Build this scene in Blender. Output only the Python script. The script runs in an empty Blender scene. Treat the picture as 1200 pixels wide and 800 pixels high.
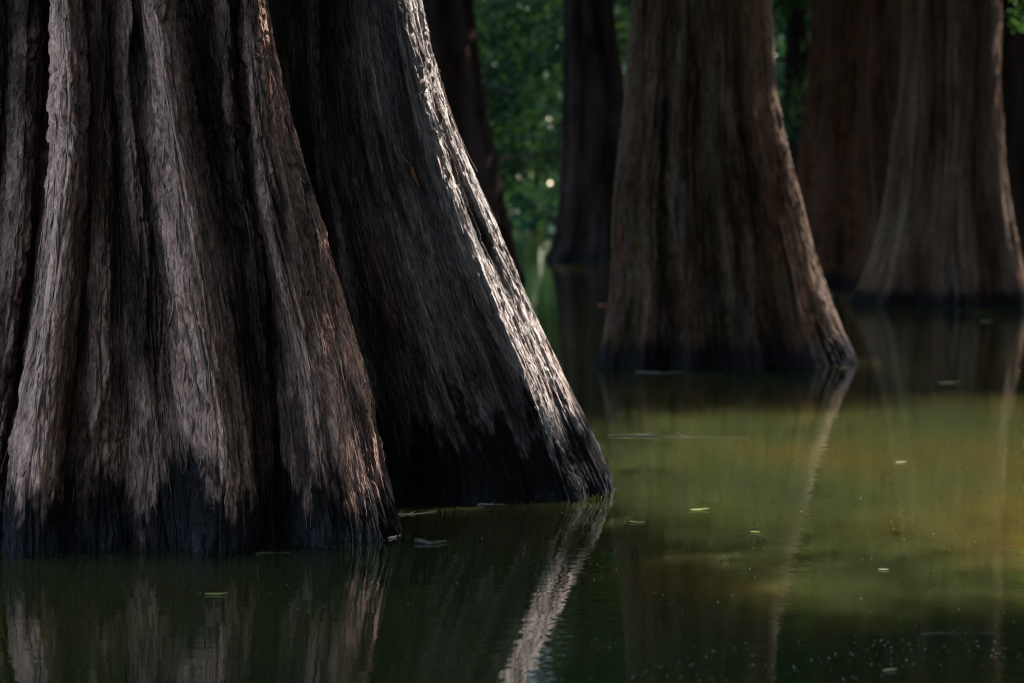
import bpy, math, random
import numpy as np
from mathutils import Vector

# ------------------------------------------------------------------ camera
sc = bpy.context.scene
FPX, CX, HY, CAMH = 2833.3, 600.0, 235.0, 1.5      # focal length / horizon in photo pixels
cam_d = bpy.data.cameras.new("camera")
cam = bpy.data.objects.new("camera", cam_d)
sc.collection.objects.link(cam)
cam.location = (0, 0, CAMH)
cam.rotation_euler = (math.radians(90), 0, 0)
cam_d.lens = 85.0
cam_d.sensor_width = 36.0
cam_d.shift_y = -165.0 / 1200.0
cam_d.clip_end = 3000
cam_d.dof.use_dof = True
cam_d.dof.focus_distance = 10.9
cam_d.dof.aperture_fstop = 2.3
sc.camera = cam

# ------------------------------------------------------------------ light
SUN_AZ, SUN_EL = 49.0, 47.0          # azimuth from +Y towards +X
az, el = math.radians(SUN_AZ), math.radians(SUN_EL)
S = np.array([math.sin(az) * math.cos(el), math.cos(az) * math.cos(el), math.sin(el)])
w = bpy.data.worlds.new("World")
sc.world = w
w.use_nodes = True
nt = w.node_tree
sky = nt.nodes.new("ShaderNodeTexSky")
sky.sky_type = 'NISHITA'
sky.sun_disc = False
sky.sun_elevation = el
sky.sun_rotation = az
sky.dust_density = 1.0
bg = nt.nodes["Background"]
bg.inputs[1].default_value = 0.145
nt.links.new(sky.outputs[0], bg.inputs[0])
sl = bpy.data.lights.new("sun", 'SUN')
sl.energy = 5.0
sl.angle = math.radians(0.5)
sl.color = (1.0, 0.97, 0.93)
so = bpy.data.objects.new("sun", sl)
sc.collection.objects.link(so)
so.rotation_euler = Vector(S).to_track_quat('Z', 'Y').to_euler()
so.location = (30, 20, 40)
sc.view_settings.view_transform = 'Standard'
sc.view_settings.look = 'None'
sc.view_settings.gamma = 1.0
sc.view_settings.exposure = 2.3
sc.render.engine = 'CYCLES'
sc.cycles.use_denoising = True
sc.cycles.filter_width = 1.0
sc.cycles.max_bounces = 6
sc.cycles.diffuse_bounces = 3
sc.cycles.use_adaptive_sampling = False
sc.cycles.sample_clamp_indirect = 6.0

COL = sc.collection
rng = np.random.default_rng(7)
random.seed(7)

# ------------------------------------------------------------------ helpers
def tag(o, label=None, cat=None, group=None, kind=None):
    if label: o["label"] = label
    if cat: o["category"] = cat
    if group: o["group"] = group
    if kind: o["kind"] = kind
    return o

def empty(name, loc):
    o = bpy.data.objects.new(name, None)
    o.empty_display_size = 0.3
    o.location = loc
    COL.objects.link(o)
    return o

def mesh_np(name, V, F, mat, parent=None, smooth=True):
    """V (n,3), F (m,k) all faces of one size -> linked mesh object"""
    V = np.asarray(V, np.float32); F = np.asarray(F, np.int32)
    me = bpy.data.meshes.new(name)
    m, k = F.shape
    me.vertices.add(len(V)); me.vertices.foreach_set("co", V.ravel())
    me.loops.add(m * k); me.loops.foreach_set("vertex_index", F.ravel())
    me.polygons.add(m)
    me.polygons.foreach_set("loop_start", np.arange(0, m * k, k, dtype=np.int32))
    me.polygons.foreach_set("loop_total", np.full(m, k, np.int32))
    me.polygons.foreach_set("use_smooth", np.full(m, smooth, bool))
    me.update(calc_edges=True)
    me.materials.append(mat)
    o = bpy.data.objects.new(name, me)
    COL.objects.link(o)
    if parent: o.parent = parent
    return o

def attr(o, name, a):
    at = o.data.attributes.new(name, 'FLOAT', 'POINT')
    at.data.foreach_set("value", np.asarray(a, np.float32).ravel())

def wx(px, d):                      # photo column -> metres at distance d
    return (px - CX) / FPX * d

# ---- noise on numpy arrays
def _hash(ix, iy, seed):
    h = (ix.astype(np.int64) * 374761393 + iy.astype(np.int64) * 668265263 + seed * 1442695041) & 0xFFFFFFFF
    h = ((h ^ (h >> 13)) * 1274126177) & 0xFFFFFFFF
    h = ((h ^ (h >> 16)) * 2246822519) & 0xFFFFFFFF
    return ((h ^ (h >> 15)) & 0xFFFFFF) / float(0x1000000)

def noise(x, y, seed=0):
    ix = np.floor(x); iy = np.floor(y)
    fx = x - ix; fy = y - iy
    u = fx * fx * fx * (fx * (fx * 6 - 15) + 10); v = fy * fy * fy * (fy * (fy * 6 - 15) + 10)
    def g(a, b):
        an = _hash(ix + a, iy + b, seed) * 2 * math.pi
        return np.cos(an) * (fx - a) + np.sin(an) * (fy - b)
    n0 = g(0, 0) * (1 - u) + g(1, 0) * u
    n1 = g(0, 1) * (1 - u) + g(1, 1) * u
    return (n0 * (1 - v) + n1 * v) * 1.5

def fbm(x, y, seed, oct=3):
    s = 0; a = 1
    for i in range(oct):
        s = s + a * noise(x * 2 ** i, y * 2 ** i, seed + i * 17); a *= 0.5
    return s

def worley(x, y, seed):
    ix = np.floor(x); iy = np.floor(y)
    f1 = np.full(x.shape, 9.0); f2 = f1.copy(); cid = np.zeros(x.shape); cy = np.zeros(x.shape)
    for a in (-1, 0, 1):
        for b in (-1, 0, 1):
            jx = ix + a; jy = iy + b
            qx = jx + _hash(jx, jy, seed); qy = jy + _hash(jx, jy, seed + 5)
            d = np.maximum(np.abs(x - qx) * 1.0, np.abs(y - qy) * 0.85) + 0.35 * np.hypot(x - qx, y - qy)
            near = d < f1
            f2 = np.where(near, f1, np.minimum(f2, d))
            cid = np.where(near, _hash(jx, jy, seed + 9), cid)
            cy = np.where(near, y - qy, cy)
            f1 = np.where(near, d, f1)
    return f1, f2, cid, cy

def sstep(a, b, x):
    t = np.clip((x - a) / (b - a), 0, 1)
    return t * t * (3 - 2 * t)

# ------------------------------------------------------------------ materials
def new_mat(name):
    m = bpy.data.materials.new(name); m.use_nodes = True
    n = m.node_tree
    return m, n, n.nodes["Principled BSDF"]

def N(n, t, **kw):
    nd = n.nodes.new(t)
    for k, v in kw.items(): setattr(nd, k, v)
    return nd

def ramp(n, src, stops):
    r = N(n, "ShaderNodeValToRGB")
    e = r.color_ramp.elements
    while len(e) < len(stops): e.new(0.5)
    for i, (p, c) in enumerate(stops):
        e[i].position = p
        e[i].color = (*c, 1) if isinstance(c, tuple) else (c, c, c, 1)
    n.links.new(src, r.inputs[0])
    return r

def mix(n, fac, a, b, mode='MIX'):
    m = N(n, "ShaderNodeMix", data_type='RGBA', blend_type=mode)
    for sck, v in ((0, fac), (6, a), (7, b)):
        if isinstance(v, (int, float)): m.inputs[sck].default_value = v
        elif isinstance(v, tuple): m.inputs[sck].default_value = (*v, 1)
        else: n.links.new(v, m.inputs[sck])
    return m.outputs[2]

def math_n(n, op, a, b=None):
    m = N(n, "ShaderNodeMath", operation=op)
    for i, v in enumerate((a, b)):
        if v is None: continue
        if isinstance(v, (int, float)): m.inputs[i].default_value = v
        else: n.links.new(v, m.inputs[i])
    return m.outputs[0]

def bark_material(name, dark, mid, pale, red, detail=1.0, moss=0.0):
    m, n, p = new_mat(name)
    uv = N(n, "ShaderNodeUVMap")
    def streak(su, sv, det=4, rough=0.6):
        mp = N(n, "ShaderNodeMapping"); mp.inputs[3].default_value = (su, sv, 1)
        n.links.new(uv.outputs[0], mp.inputs[0])
        t = N(n, "ShaderNodeTexNoise"); t.inputs["Scale"].default_value = 1.0
        t.inputs["Detail"].default_value = det; t.inputs["Roughness"].default_value = rough
        n.links.new(mp.outputs[0], t.inputs[0])
        return t.outputs[0]
    wn = N(n, "ShaderNodeTexNoise"); wn.inputs["Scale"].default_value = 9.0; wn.inputs["Detail"].default_value = 4
    n.links.new(uv.outputs[0], wn.inputs[0])
    def flakes(su, sv, warp):
        vs = N(n, "ShaderNodeVectorMath", operation='MULTIPLY_ADD')
        n.links.new(wn.outputs["Color"], vs.inputs[0]); vs.inputs[1].default_value = (warp, warp * 3, 0)
        n.links.new(uv.outputs[0], vs.inputs[2])
        mp = N(n, "ShaderNodeMapping"); mp.inputs[3].default_value = (su, sv, 1)
        n.links.new(vs.outputs[0], mp.inputs[0])
        e = N(n, "ShaderNodeTexVoronoi", feature='DISTANCE_TO_EDGE'); c = N(n, "ShaderNodeTexVoronoi", feature='F1')
        for q in (e, c):
            q.inputs["Scale"].default_value = 1.0; n.links.new(mp.outputs[0], q.inputs["Vector"])
        sx = N(n, "ShaderNodeSeparateColor"); n.links.new(c.outputs["Color"], sx.inputs[0])
        return ramp(n, e.outputs["Distance"], [(0.0, 0.0), (0.14, 1.0)]).outputs[0], sx.outputs[0]
    near = detail > 0.9
    if near:
        e1, c1 = flakes(34, 4.2, 0.016); e2, c2 = flakes(85, 15, 0.009)
    A = {}
    for k in ("tone", "red", "plate", "stain", "silt_sheen"):
        a = N(n, "ShaderNodeAttribute", attribute_name=k); A[k] = a.outputs[2]
    s1 = streak(26 * detail, 2.2 * detail); s2 = streak(120 * detail, 18 * detail); s3 = streak(9, 3.5, 5)
    f = math_n(n, 'ADD', math_n(n, 'MULTIPLY', s1, 0.72), math_n(n, 'MULTIPLY', A["plate"], 0.18))
    if near: f = math_n(n, 'ADD', f, math_n(n, 'ADD', math_n(n, 'MULTIPLY', c1, 0.20), math_n(n, 'MULTIPLY', c2, 0.17)))
    else:
        f = math_n(n, 'ADD', f, math_n(n, 'SUBTRACT', math_n(n, 'MULTIPLY', streak(6, 0.5, 5), 0.8), 0.28))
    f = math_n(n, 'ADD', f, math_n(n, 'MULTIPLY', s2, 0.35))
    fr = ramp(n, f, [(0.50, 0.0), (0.95, 1.0)])
    col = mix(n, fr.outputs[0], dark, mid)
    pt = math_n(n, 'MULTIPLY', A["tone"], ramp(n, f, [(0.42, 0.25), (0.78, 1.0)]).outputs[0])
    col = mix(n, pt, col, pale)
    rt = math_n(n, 'MULTIPLY', A["red"], ramp(n, s3, [(0.35, 0.0), (0.65, 1.0)]).outputs[0])
    col = mix(n, rt, col, red)
    if moss > 0:
        gm = ramp(n, streak(5, 1.3, 5), [(0.5, 0.0), (0.75, moss)])
        col = mix(n, gm.outputs[0], col, (0.055, 0.06, 0.022))
    fine = ramp(n, s2, [(0.34, 0.35), (0.66, 1.3)])
    col = mix(n, 0.85, col, fine.outputs[0], 'MULTIPLY')
    # tide mark: black water stain; residue film at foot has sky sheen painted in
    wet = ramp(n, f, [(0.45, (0.0025, 0.0023, 0.0024)), (0.95, (0.014, 0.012, 0.012))])
    col = mix(n, A["stain"], col, wet.outputs[0])
    sm = math_n(n, 'MULTIPLY', A["silt_sheen"], ramp(n, streak(40, 7), [(0.38, 0.0), (0.62, 0.85)]).outputs[0])
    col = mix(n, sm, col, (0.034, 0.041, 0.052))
    n.links.new(col, p.inputs["Base Color"])
    rr = math_n(n, 'SUBTRACT', 0.88, math_n(n, 'MULTIPLY', A["stain"], 0.22))
    n.links.new(rr, p.inputs["Roughness"])
    p.inputs["Specular IOR Level"].default_value = 0.045 if detail > 0.9 else 0.02
    b = N(n, "ShaderNodeBump"); b.inputs["Strength"].default_value = 1.0; b.inputs["Distance"].default_value = 0.007 / detail
    hsum = math_n(n, 'ADD', math_n(n, 'MULTIPLY', s2, 0.8), math_n(n, 'MULTIPLY', streak(300 * detail, 80 * detail, 2), 0.35))
    if near: hsum = math_n(n, 'ADD', hsum, math_n(n, 'ADD', math_n(n, 'MULTIPLY', e1, 0.9), math_n(n, 'MULTIPLY', c1, 1.1)))
    if near: hsum = math_n(n, 'ADD', hsum, math_n(n, 'ADD', math_n(n, 'MULTIPLY', e2, 0.45), math_n(n, 'MULTIPLY', c2, 0.5)))
    n.links.new(hsum, b.inputs["Height"]); n.links.new(b.outputs[0], p.inputs["Normal"])
    return m

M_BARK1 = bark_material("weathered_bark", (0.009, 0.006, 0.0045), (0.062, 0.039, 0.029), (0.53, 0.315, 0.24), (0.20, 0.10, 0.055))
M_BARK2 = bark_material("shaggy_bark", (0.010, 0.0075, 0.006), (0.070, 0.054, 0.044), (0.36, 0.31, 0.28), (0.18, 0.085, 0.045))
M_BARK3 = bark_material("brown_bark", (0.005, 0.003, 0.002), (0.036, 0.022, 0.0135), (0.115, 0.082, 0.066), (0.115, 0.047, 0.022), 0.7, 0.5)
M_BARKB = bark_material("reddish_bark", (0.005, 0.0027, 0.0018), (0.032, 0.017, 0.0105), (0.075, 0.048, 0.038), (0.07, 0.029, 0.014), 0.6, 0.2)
M_BARKD = bark_material("shaded_bark", (0.004, 0.003, 0.0026), (0.013, 0.0095, 0.0085), (0.045, 0.035, 0.035), (0.05, 0.026, 0.016), 0.6, 0.1)  # trunks deep in the grove: their shade is put into a darker bark

def strip_mat(name, c0, c1):
    m, n, p = new_mat(name)
    tc = N(n, "ShaderNodeTexCoord")
    mp = N(n, "ShaderNodeMapping"); mp.inputs[3].default_value = (160, 160, 14)
    n.links.new(tc.outputs["Object"], mp.inputs[0])
    t = N(n, "ShaderNodeTexNoise"); t.inputs["Scale"].default_value = 1.0; t.inputs["Detail"].default_value = 3
    n.links.new(mp.outputs[0], t.inputs[0])
    n.links.new(ramp(n, t.outputs[0], [(0.3, c0), (0.7, c1)]).outputs[0], p.inputs["Base Color"])
    p.inputs["Roughness"].default_value = 0.85
    b = N(n, "ShaderNodeBump"); b.inputs["Distance"].default_value = 0.003
    n.links.new(t.outputs[0], b.inputs["Height"]); n.links.new(b.outputs[0], p.inputs["Normal"])
    return m
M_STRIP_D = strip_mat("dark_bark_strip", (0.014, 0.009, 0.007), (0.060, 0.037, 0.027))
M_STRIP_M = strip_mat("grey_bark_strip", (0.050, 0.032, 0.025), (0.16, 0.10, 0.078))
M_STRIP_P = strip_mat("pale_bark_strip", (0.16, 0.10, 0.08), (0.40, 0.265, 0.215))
M_STRIP_R = strip_mat("orange_bark_flake", (0.20, 0.075, 0.03), (0.36, 0.15, 0.06))

def leaf_material(name, c0, c1, trans=0.4):
    m, n, p = new_mat(name)
    geo = N(n, "ShaderNodeNewGeometry")
    c = ramp(n, geo.outputs["Random Per Island"], [(0.1, c0), (0.9, c1)])
    n.links.new(c.outputs[0], p.inputs["Base Color"])
    p.inputs["Roughness"].default_value = 0.8
    p.inputs["Specular IOR Level"].default_value = 0.05
    tr = N(n, "ShaderNodeBsdfTranslucent")
    n.links.new(mix(n, 0.5, c.outputs[0], (0.10, 0.20, 0.02)), tr.inputs[0])
    ms = N(n, "ShaderNodeMixShader"); ms.inputs[0].default_value = trans
    n.links.new(p.outputs[0], ms.inputs[1]); n.links.new(tr.outputs[0], ms.inputs[2])
    n.links.new(ms.outputs[0], n.nodes["Material Output"].inputs[0])
    return m
M_LEAF = leaf_material("cypress_foliage", (0.014, 0.038, 0.016), (0.036, 0.075, 0.025), 0.12)
M_LEAF_FAR = leaf_material("far_foliage", (0.003, 0.016, 0.015), (0.011, 0.040, 0.024), 0.2)

# ------------------------------------------------------------------ water and ground
def water_material():
    m, n, p = new_mat("murky_pond_water")
    geo = N(n, "ShaderNodeNewGeometry")
    mp = N(n, "ShaderNodeMapping"); mp.inputs[3].default_value = (0.55, 0.30, 1)
    n.links.new(geo.outputs["Position"], mp.inputs[0])
    t = N(n, "ShaderNodeTexNoise"); t.inputs["Scale"].default_value = 1.0; t.inputs["Detail"].default_value = 3
    n.links.new(mp.outputs[0], t.inputs[0])
    c = ramp(n, t.outputs[0], [(0.34, (0.014, 0.020, 0.0065)), (0.5, (0.027, 0.030, 0.008)), (0.68, (0.050, 0.032, 0.0065))])
    n.links.new(c.outputs[0], p.inputs["Base Color"])
    p.inputs["IOR"].default_value = 1.333
    p.subsurface_method = 'RANDOM_WALK'
    p.inputs["Subsurface Weight"].default_value = 1.0
    p.inputs["Subsurface Radius"].default_value = (0.9, 1.0, 0.5)
    p.inputs["Subsurface Scale"].default_value = 2.2
    p.inputs["Roughness"].default_value = 0.02
    mp2 = N(n, "ShaderNodeMapping"); mp2.inputs[3].default_value = (3.0, 6.0, 1)
    n.links.new(geo.outputs["Position"], mp2.inputs[0])
    t2 = N(n, "ShaderNodeTexNoise"); t2.inputs["Scale"].default_value = 1.0; t2.inputs["Detail"].default_value = 3
    n.links.new(mp2.outputs[0], t2.inputs[0])
    b = N(n, "ShaderNodeBump"); b.inputs["Strength"].default_value = 1.0; b.inputs["Distance"].default_value = 0.0016
    n.links.new(t2.outputs[0], b.inputs["Height"]); n.links.new(b.outputs[0], p.inputs["Normal"])
    return m
M_WATER = water_material()

def sheet(name, x0, x1, y0, y1, z, mat, nx=1, ny=1, zf=None):
    xs = np.linspace(x0, x1, nx + 1); ys = np.linspace(y0, y1, ny + 1)
    X, Y = np.meshgrid(xs, ys)
    Z = np.full(X.shape, z) if zf is None else zf(X, Y)
    V = np.stack([X, Y, Z], -1).reshape(-1, 3)
    i = np.arange(ny)[:, None] * (nx + 1) + np.arange(nx)[None]
    F = np.stack([i, i + 1, i + nx + 2, i + nx + 1], -1).reshape(-1, 4)
    return mesh_np(name, V, F, mat)
tag(sheet("water", -400, 400, -200, 900, 0.0, M_WATER), kind="structure")

gm, gn, gp = new_mat("bank_soil")
gt = N(gn, "ShaderNodeTexNoise"); gt.inputs["Scale"].default_value = 0.6; gt.inputs["Detail"].default_value = 6
gg = N(gn, "ShaderNodeNewGeometry"); gn.links.new(gg.outputs["Position"], gt.inputs[0])
gn.links.new(ramp(gn, gt.outputs[0], [(0.35, (0.05, 0.04, 0.025)), (0.65, (0.06, 0.085, 0.03))]).outputs[0], gp.inputs["Base Color"])
gp.inputs["Roughness"].default_value = 0.95
def bank_z(X, Y):
    edge = 210 + 12 * np.sin(X * 0.021) + 5 * np.sin(X * 0.083 + 1)
    return -1.5 + 2.2 * sstep(0, 22, Y - edge) + 0.25 * noise(X * 0.07, Y * 0.07, 3)
tag(sheet("lake_bank", -400, 400, 190, 880, 0, gm, 80, 70, bank_z), kind="structure")

# ------------------------------------------------------------------ trunks
def hermite(tk, P, t):
    """finite-difference Hermite through P (k,...) at knots tk evaluated at t (clamped)"""
    tk = np.asarray(tk, float); P = np.asarray(P, float)
    d = np.diff(P, axis=0) / np.diff(tk).reshape(-1, *([1] * (P.ndim - 1)))
    T = np.empty_like(P); T[0] = d[0] * 0.5; T[-1] = d[-1]
    h = np.diff(tk).reshape(-1, *([1] * (P.ndim - 1)))
    T[1:-1] = (d[:-1] * h[1:] + d[1:] * h[:-1]) / (h[1:] + h[:-1])
    t = np.clip(t, tk[0], tk[-1])
    i = np.clip(np.searchsorted(tk, t, side='right') - 1, 0, len(tk) - 2)
    hh = (tk[i + 1] - tk[i]); s = (t - tk[i]) / hh
    sh = (-1, *([1] * (P.ndim - 1)))
    s = s.reshape(sh); hh = hh.reshape(sh)
    return (P[i] * (2 * s**3 - 3 * s**2 + 1) + T[i] * hh * (s**3 - 2 * s**2 + s)
            + P[i + 1] * (-2 * s**3 + 3 * s**2) + T[i + 1] * hh * (s**3 - s**2))

class Trunk: pass

def build_trunk(parent, base, zl, C, tones, reds, mat, res_f, res_b, rows, bark, seed,
                stain=(0.33, 0.16), silt_sheen=0.15, top=15.0, front_y=None, crown_scale=0.30, silt_sheen_amt=1.0):
    """C: (levels, controls, 2) world xy of ridges/valleys; ordered round the trunk starting at the back."""
    zl = np.array(zl, float); C = np.array(C, float)
    cen = C[-1].mean(0)
    up = [(zl[-1] + (top - zl[-1]) * k, s) for k, s in ((0.12, 0.90), (0.35, 0.74), (0.65, 0.55), (1.0, crown_scale))]
    rm = np.linalg.norm(C[-1] - cen, axis=1).mean()
    lv = list(C); zz = list(zl)
    for z, s in up:
        off = C[-1] - cen
        rd = off / (np.linalg.norm(off, axis=1, keepdims=True) + 1e-6) * rm
        k = min(1, (1 - s) * 1.6)
        lv.append(cen + (off * (1 - k) + rd * k) * s); zz.append(z)
    C = np.array(lv); zz = np.array(zz)
    nC = C.shape[1]
    # row heights
    z_fine = np.linspace(-0.35, zl[-1] + 0.05, rows)
    z_up = zl[-1] + 0.05 + (top - zl[-1] - 0.05) * np.linspace(0, 1, 22)[1:] ** 1.4
    Z = np.concatenate([z_fine, z_up])
    CR = hermite(zz, C, Z)                               # rows, nC, 2
    ref = hermite(zz, C, np.array([0.8]))[0]
    seg = np.linalg.norm(np.roll(ref, -1, 0) - ref, axis=1)
    kn = np.concatenate([[0], np.cumsum(seg)])
    L = kn[-1]
    fy = front_y if front_y is not None else ref[:, 1].mean()
    us = []
    for i in range(nC):
        front = min(ref[i, 1], ref[(i + 1) % nC, 1]) < fy
        n = max(4, int(seg[i] / (res_f if front else res_b)))
        us.append(kn[i] + seg[i] * np.arange(n) / n)
    u = np.concatenate(us)
    # periodic Hermite round the trunk
    Pm = np.roll(CR, 1, 1); Pp = np.roll(CR, -1, 1)
    h0 = np.roll(seg, 1)[None, :, None]; h1 = seg[None, :, None]
    T = ((CR - Pm) / h0 * h1 + (Pp - CR) / h1 * h0) / (h0 + h1)
    i = np.clip(np.searchsorted(kn, u, side='right') - 1, 0, nC - 1); j = (i + 1) % nC
    s = ((u - kn[i]) / seg[i])[None, :, None]; hh = seg[i][None, :, None]
    XY = (CR[:, i] * (2 * s**3 - 3 * s**2 + 1) + T[:, i] * hh * (s**3 - 2 * s**2 + s)
          + CR[:, j] * (-2 * s**3 + 3 * s**2) + T[:, j] * hh * (s**3 - s**2))
    s1 = s[0, :, 0]; sm = s1 * s1 * (3 - 2 * s1)
    tone = np.asarray(tones)[i] * (1 - sm) + np.asarray(tones)[j] * sm
    red = np.asarray(reds)[i] * (1 - sm) + np.asarray(reds)[j] * sm
    nr, nc = len(Z), len(u)
    P = np.concatenate([XY, np.broadcast_to(Z[:, None, None], (nr, nc, 1))], -1)
    # outward horizontal normals
    tg = np.roll(P, -1, 1) - np.roll(P, 1, 1)
    nrm = np.stack([tg[..., 1], -tg[..., 0], np.zeros((nr, nc))], -1)
    nrm /= np.linalg.norm(nrm, axis=-1, keepdims=True) + 1e-9
    # bark relief
    U = np.broadcast_to(u[None], (nr, nc)); Vv = np.broadcast_to(Z[:, None], (nr, nc))
    k = bark['scale']
    Uo = U / k; Vo = Vv / k
    wp = 0.05 * noise(Uo * 3.1, Vo * 0.9, seed) + 0.008 * noise(Uo * 13, Vo * 2.2, seed + 1) + 0.0022 * noise(Uo * 40, Vo * 10, seed + 2)
    Uw = Uo + wp
    r1 = 1 - np.abs(noise(Uw * 9, Vo * 0.7, seed + 3)) * 1.6
    r2 = 1 - np.abs(noise(Uw * 24, Vo * 1.0, seed + 4)) * 1.7
    r3 = 1 - np.abs(noise(Uw * 58, Vo * 2.6, seed + 5)) * 1.6
    fis = (1 - sstep(0.0, 0.11, np.abs(noise(Uw * 15, Vo * 1.1, seed + 41)))) + 0.65 * (1 - sstep(0.0, 0.20, np.abs(noise(Uw * 34, Vo * 2.8, seed + 42)))) * sstep(-0.2, 0.3, noise(Uo * 6, Vo * 2, seed + 43))
    r4 = noise(Uw * 120, Vo * 16, seed + 6)
    shag = sstep(-0.35, 0.35, noise(Uo * 4.0, Vo * 1.3, seed + 30))
    f1, f2, cid, cy = worley(Uw * 32, Vo * 3.8, seed + 7)
    crack = sstep(0.0, 0.16, f2 - f1)
    g1, g2, cid2, cy2 = worley(Uw * 66 + 40, Vo * 8.0, seed + 8)
    lift = np.clip(-cy, -0.6, 0.8)
    D = (bark['cord'] * (r1 - 0.6) + bark['rib'] * (r2 - 0.6) + bark['fibre'] * (r3 - 0.6) * (0.6 + 0.8 * shag) + 0.0014 * r4 - bark['fissure'] * fis
         + bark['plate'] * (cid * 1.0 + 0.55 * lift * cid - 0.7 * (1 - crack)) * (0.5 + 0.7 * shag)
         + bark['plate'] * 0.45 * (cid2 + 0.5 * np.clip(-cy2, -0.6, 0.8) * cid2 - 0.6 * (1 - sstep(0, 0.2, g2 - g1))))
    D *= 0.65 + 0.5 * sstep(-0.2, 0.5, noise(Uo * 2.2, Vo * 0.8, seed + 31))
    P = P + nrm * D[..., None]
    # hollow nooks are left to the light; tide stain follows drips
    e = stain[0] + stain[1] * (0.9 * noise(Uo * 4, Vo * 1.2, seed + 11) + 0.75 * noise(Uo * 13, Vo * 2.6, seed + 12)
                               + 0.55 * noise(Uo * 34, Vo * 7.0, seed + 13) + 0.3 * noise(Uo * 80, Vo * 22, seed + 19) + 0.5 * (cid - 0.5) + 0.3 * (cid2 - 0.5))
    st = 1 - sstep(-0.05, 0.15, Vv - e)
    st = np.maximum(st, 0.75 * sstep(0.34, 0.5, noise(Uo * 7, Vo * 1.1, seed + 14) - 0.25 * Vv / max(zl[-1], 1)) * (1 - sstep(0.6, 1.0, tone)[None]))
    sl_ = (1 - sstep(silt_sheen * 0.5, silt_sheen * 1.5, Vv - 0.06 * noise(Uo * 12, Vo * 2, seed + 15))) * sstep(-0.3, 0.3, noise(Uo * 4.5, Vo * 1, seed + 16) + 0.1)
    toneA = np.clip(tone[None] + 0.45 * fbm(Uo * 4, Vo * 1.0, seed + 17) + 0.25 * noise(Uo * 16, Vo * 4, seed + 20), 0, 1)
    redA = np.clip(red[None] + 0.3 * fbm(Uo * 5, Vo * 0.9, seed + 18), 0, 1) * np.ones((nr, nc))
    base = np.array(base)
    Vt = (P - base).reshape(-1, 3)
    a = np.arange(nr - 1)[:, None] * nc; b = np.arange(nc)[None]; b2 = (b + 1) % nc
    F = np.stack([a + b, a + b2, a + nc + b2, a + nc + b], -1).reshape(-1, 4)
    o = mesh_np("trunk", Vt, F, mat, parent)
    attr(o, "tone", toneA); attr(o, "red", redA); attr(o, "plate", 0.6 * cid + 0.4 * cid2); attr(o, "stain", st); attr(o, "silt_sheen", sl_ * silt_sheen_amt)
    uvl = o.data.uv_layers.new(name="UVMap")
    uu = np.stack([U, Vv], -1).reshape(-1, 2)[F.ravel()].reshape(-1, 4, 2).copy()
    wrap = (F[:, 1] % nc) == 0
    uu[wrap, 1, 0] = L; uu[wrap, 2, 0] = L
    uvl.data.foreach_set("uv", uu.astype(np.float32).ravel())
    t = Trunk(); t.P = P; t.N = nrm; t.Z = Z; t.u = u; t.base = base; t.parent = parent; t.nfine = rows; t.cen = cen; t.tone = toneA
    t.front = np.array([min(ref[q, 1], ref[(q + 1) % nC, 1]) < fy for q in i]); t.stain = st; t.top = top; t.rm = rm
    return t

def controls(rows_px_d):
    """rows_px_d: list over controls of (px list, depth list or float) -> (levels, controls, 2)"""
    nl = len(rows_px_d[0][0])
    out = np.zeros((nl, len(rows_px_d), 2))
    for c, (pxs, ds) in enumerate(rows_px_d):
        ds = np.full(nl, ds) if np.isscalar(ds) else np.interp(np.linspace(0, 1, nl), np.linspace(0, 1, len(ds)), ds)
        for l in range(nl):
            out[l, c] = (wx(pxs[l], ds[l]), ds[l])
    return out

# ------------------------------------------------------------------ canopy light gaps
def proj(p):
    return CX + FPX * p[:, 0] / p[:, 1], HY + (CAMH - p[:, 2]) * FPX / p[:, 1]

LIT_POINTS = []          # (point, radius): bark lit by cutting leaves out of the canopy
def lit_mask(p, grow=0.0):
    """0 = closed canopy, 1 = open: leaves are cut out so sun falls on chosen water and bark"""
    t = p[:, 2] / S[2]
    q = p - t[:, None] * S
    x, y = q[:, 0], q[:, 1]
    # clearing over the water in front of the bell-shaped trunk, in metres
    wob = 0.5 * noise(x * 0.5, y * 0.3, 55)
    far = 16.9 + 0.22 * (x - 2.0) + wob
    near = 8.35 + 0.3 * wob
    m = sstep(1.7, -1.7, y - far) * sstep(-1.1, 1.1, y - near) * sstep(0.0, 1.3, x + 0.15 + wob * 0.5) * sstep(8.0, 6.5, x)
    m = m * (0.70 + 0.30 * sstep(0.6, 3.2, x + 0.25 * (y - 13) + 0.8 * noise(x * 0.9, y * 0.5, 57)))
    bough = 0.45 * np.exp(-((y - 11.0 - 0.12 * x + wob) / 0.55) ** 2) + 0.45 * np.exp(-((y - 13.8 + 0.1 * x - wob) / 0.5) ** 2)
    m = m * (1 - np.clip(bough, 0, 1) * 0.22)
    for c, r in LIT_POINTS:
        d = p - c
        al = d @ S
        dist = np.linalg.norm(d - al[:, None] * S, axis=1)
        m = np.maximum(m, sstep(1.2, 0.8, (dist - grow) / r) * (al > 0))
    return m

def thin_canopy(P, r):
    """closed canopy keeps its broad sprays; along the gaps they break up into fine leaflets"""
    m = lit_mask(P); mg = lit_mask(P, 0.38)
    big = P[mg < 0.02]
    mid = P[(mg >= 0.02) & (m < 0.98)]
    k = 9
    Q = np.repeat(mid, k, 0) + r.normal(0, 0.4, (len(mid) * k, 3))
    mq = lit_mask(Q)
    Q = Q[r.random(len(Q)) < 0.7 * (1 - mq) ** 3]
    Q = Q[lit_mask(Q) < 0.97]
    return big, Q

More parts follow.
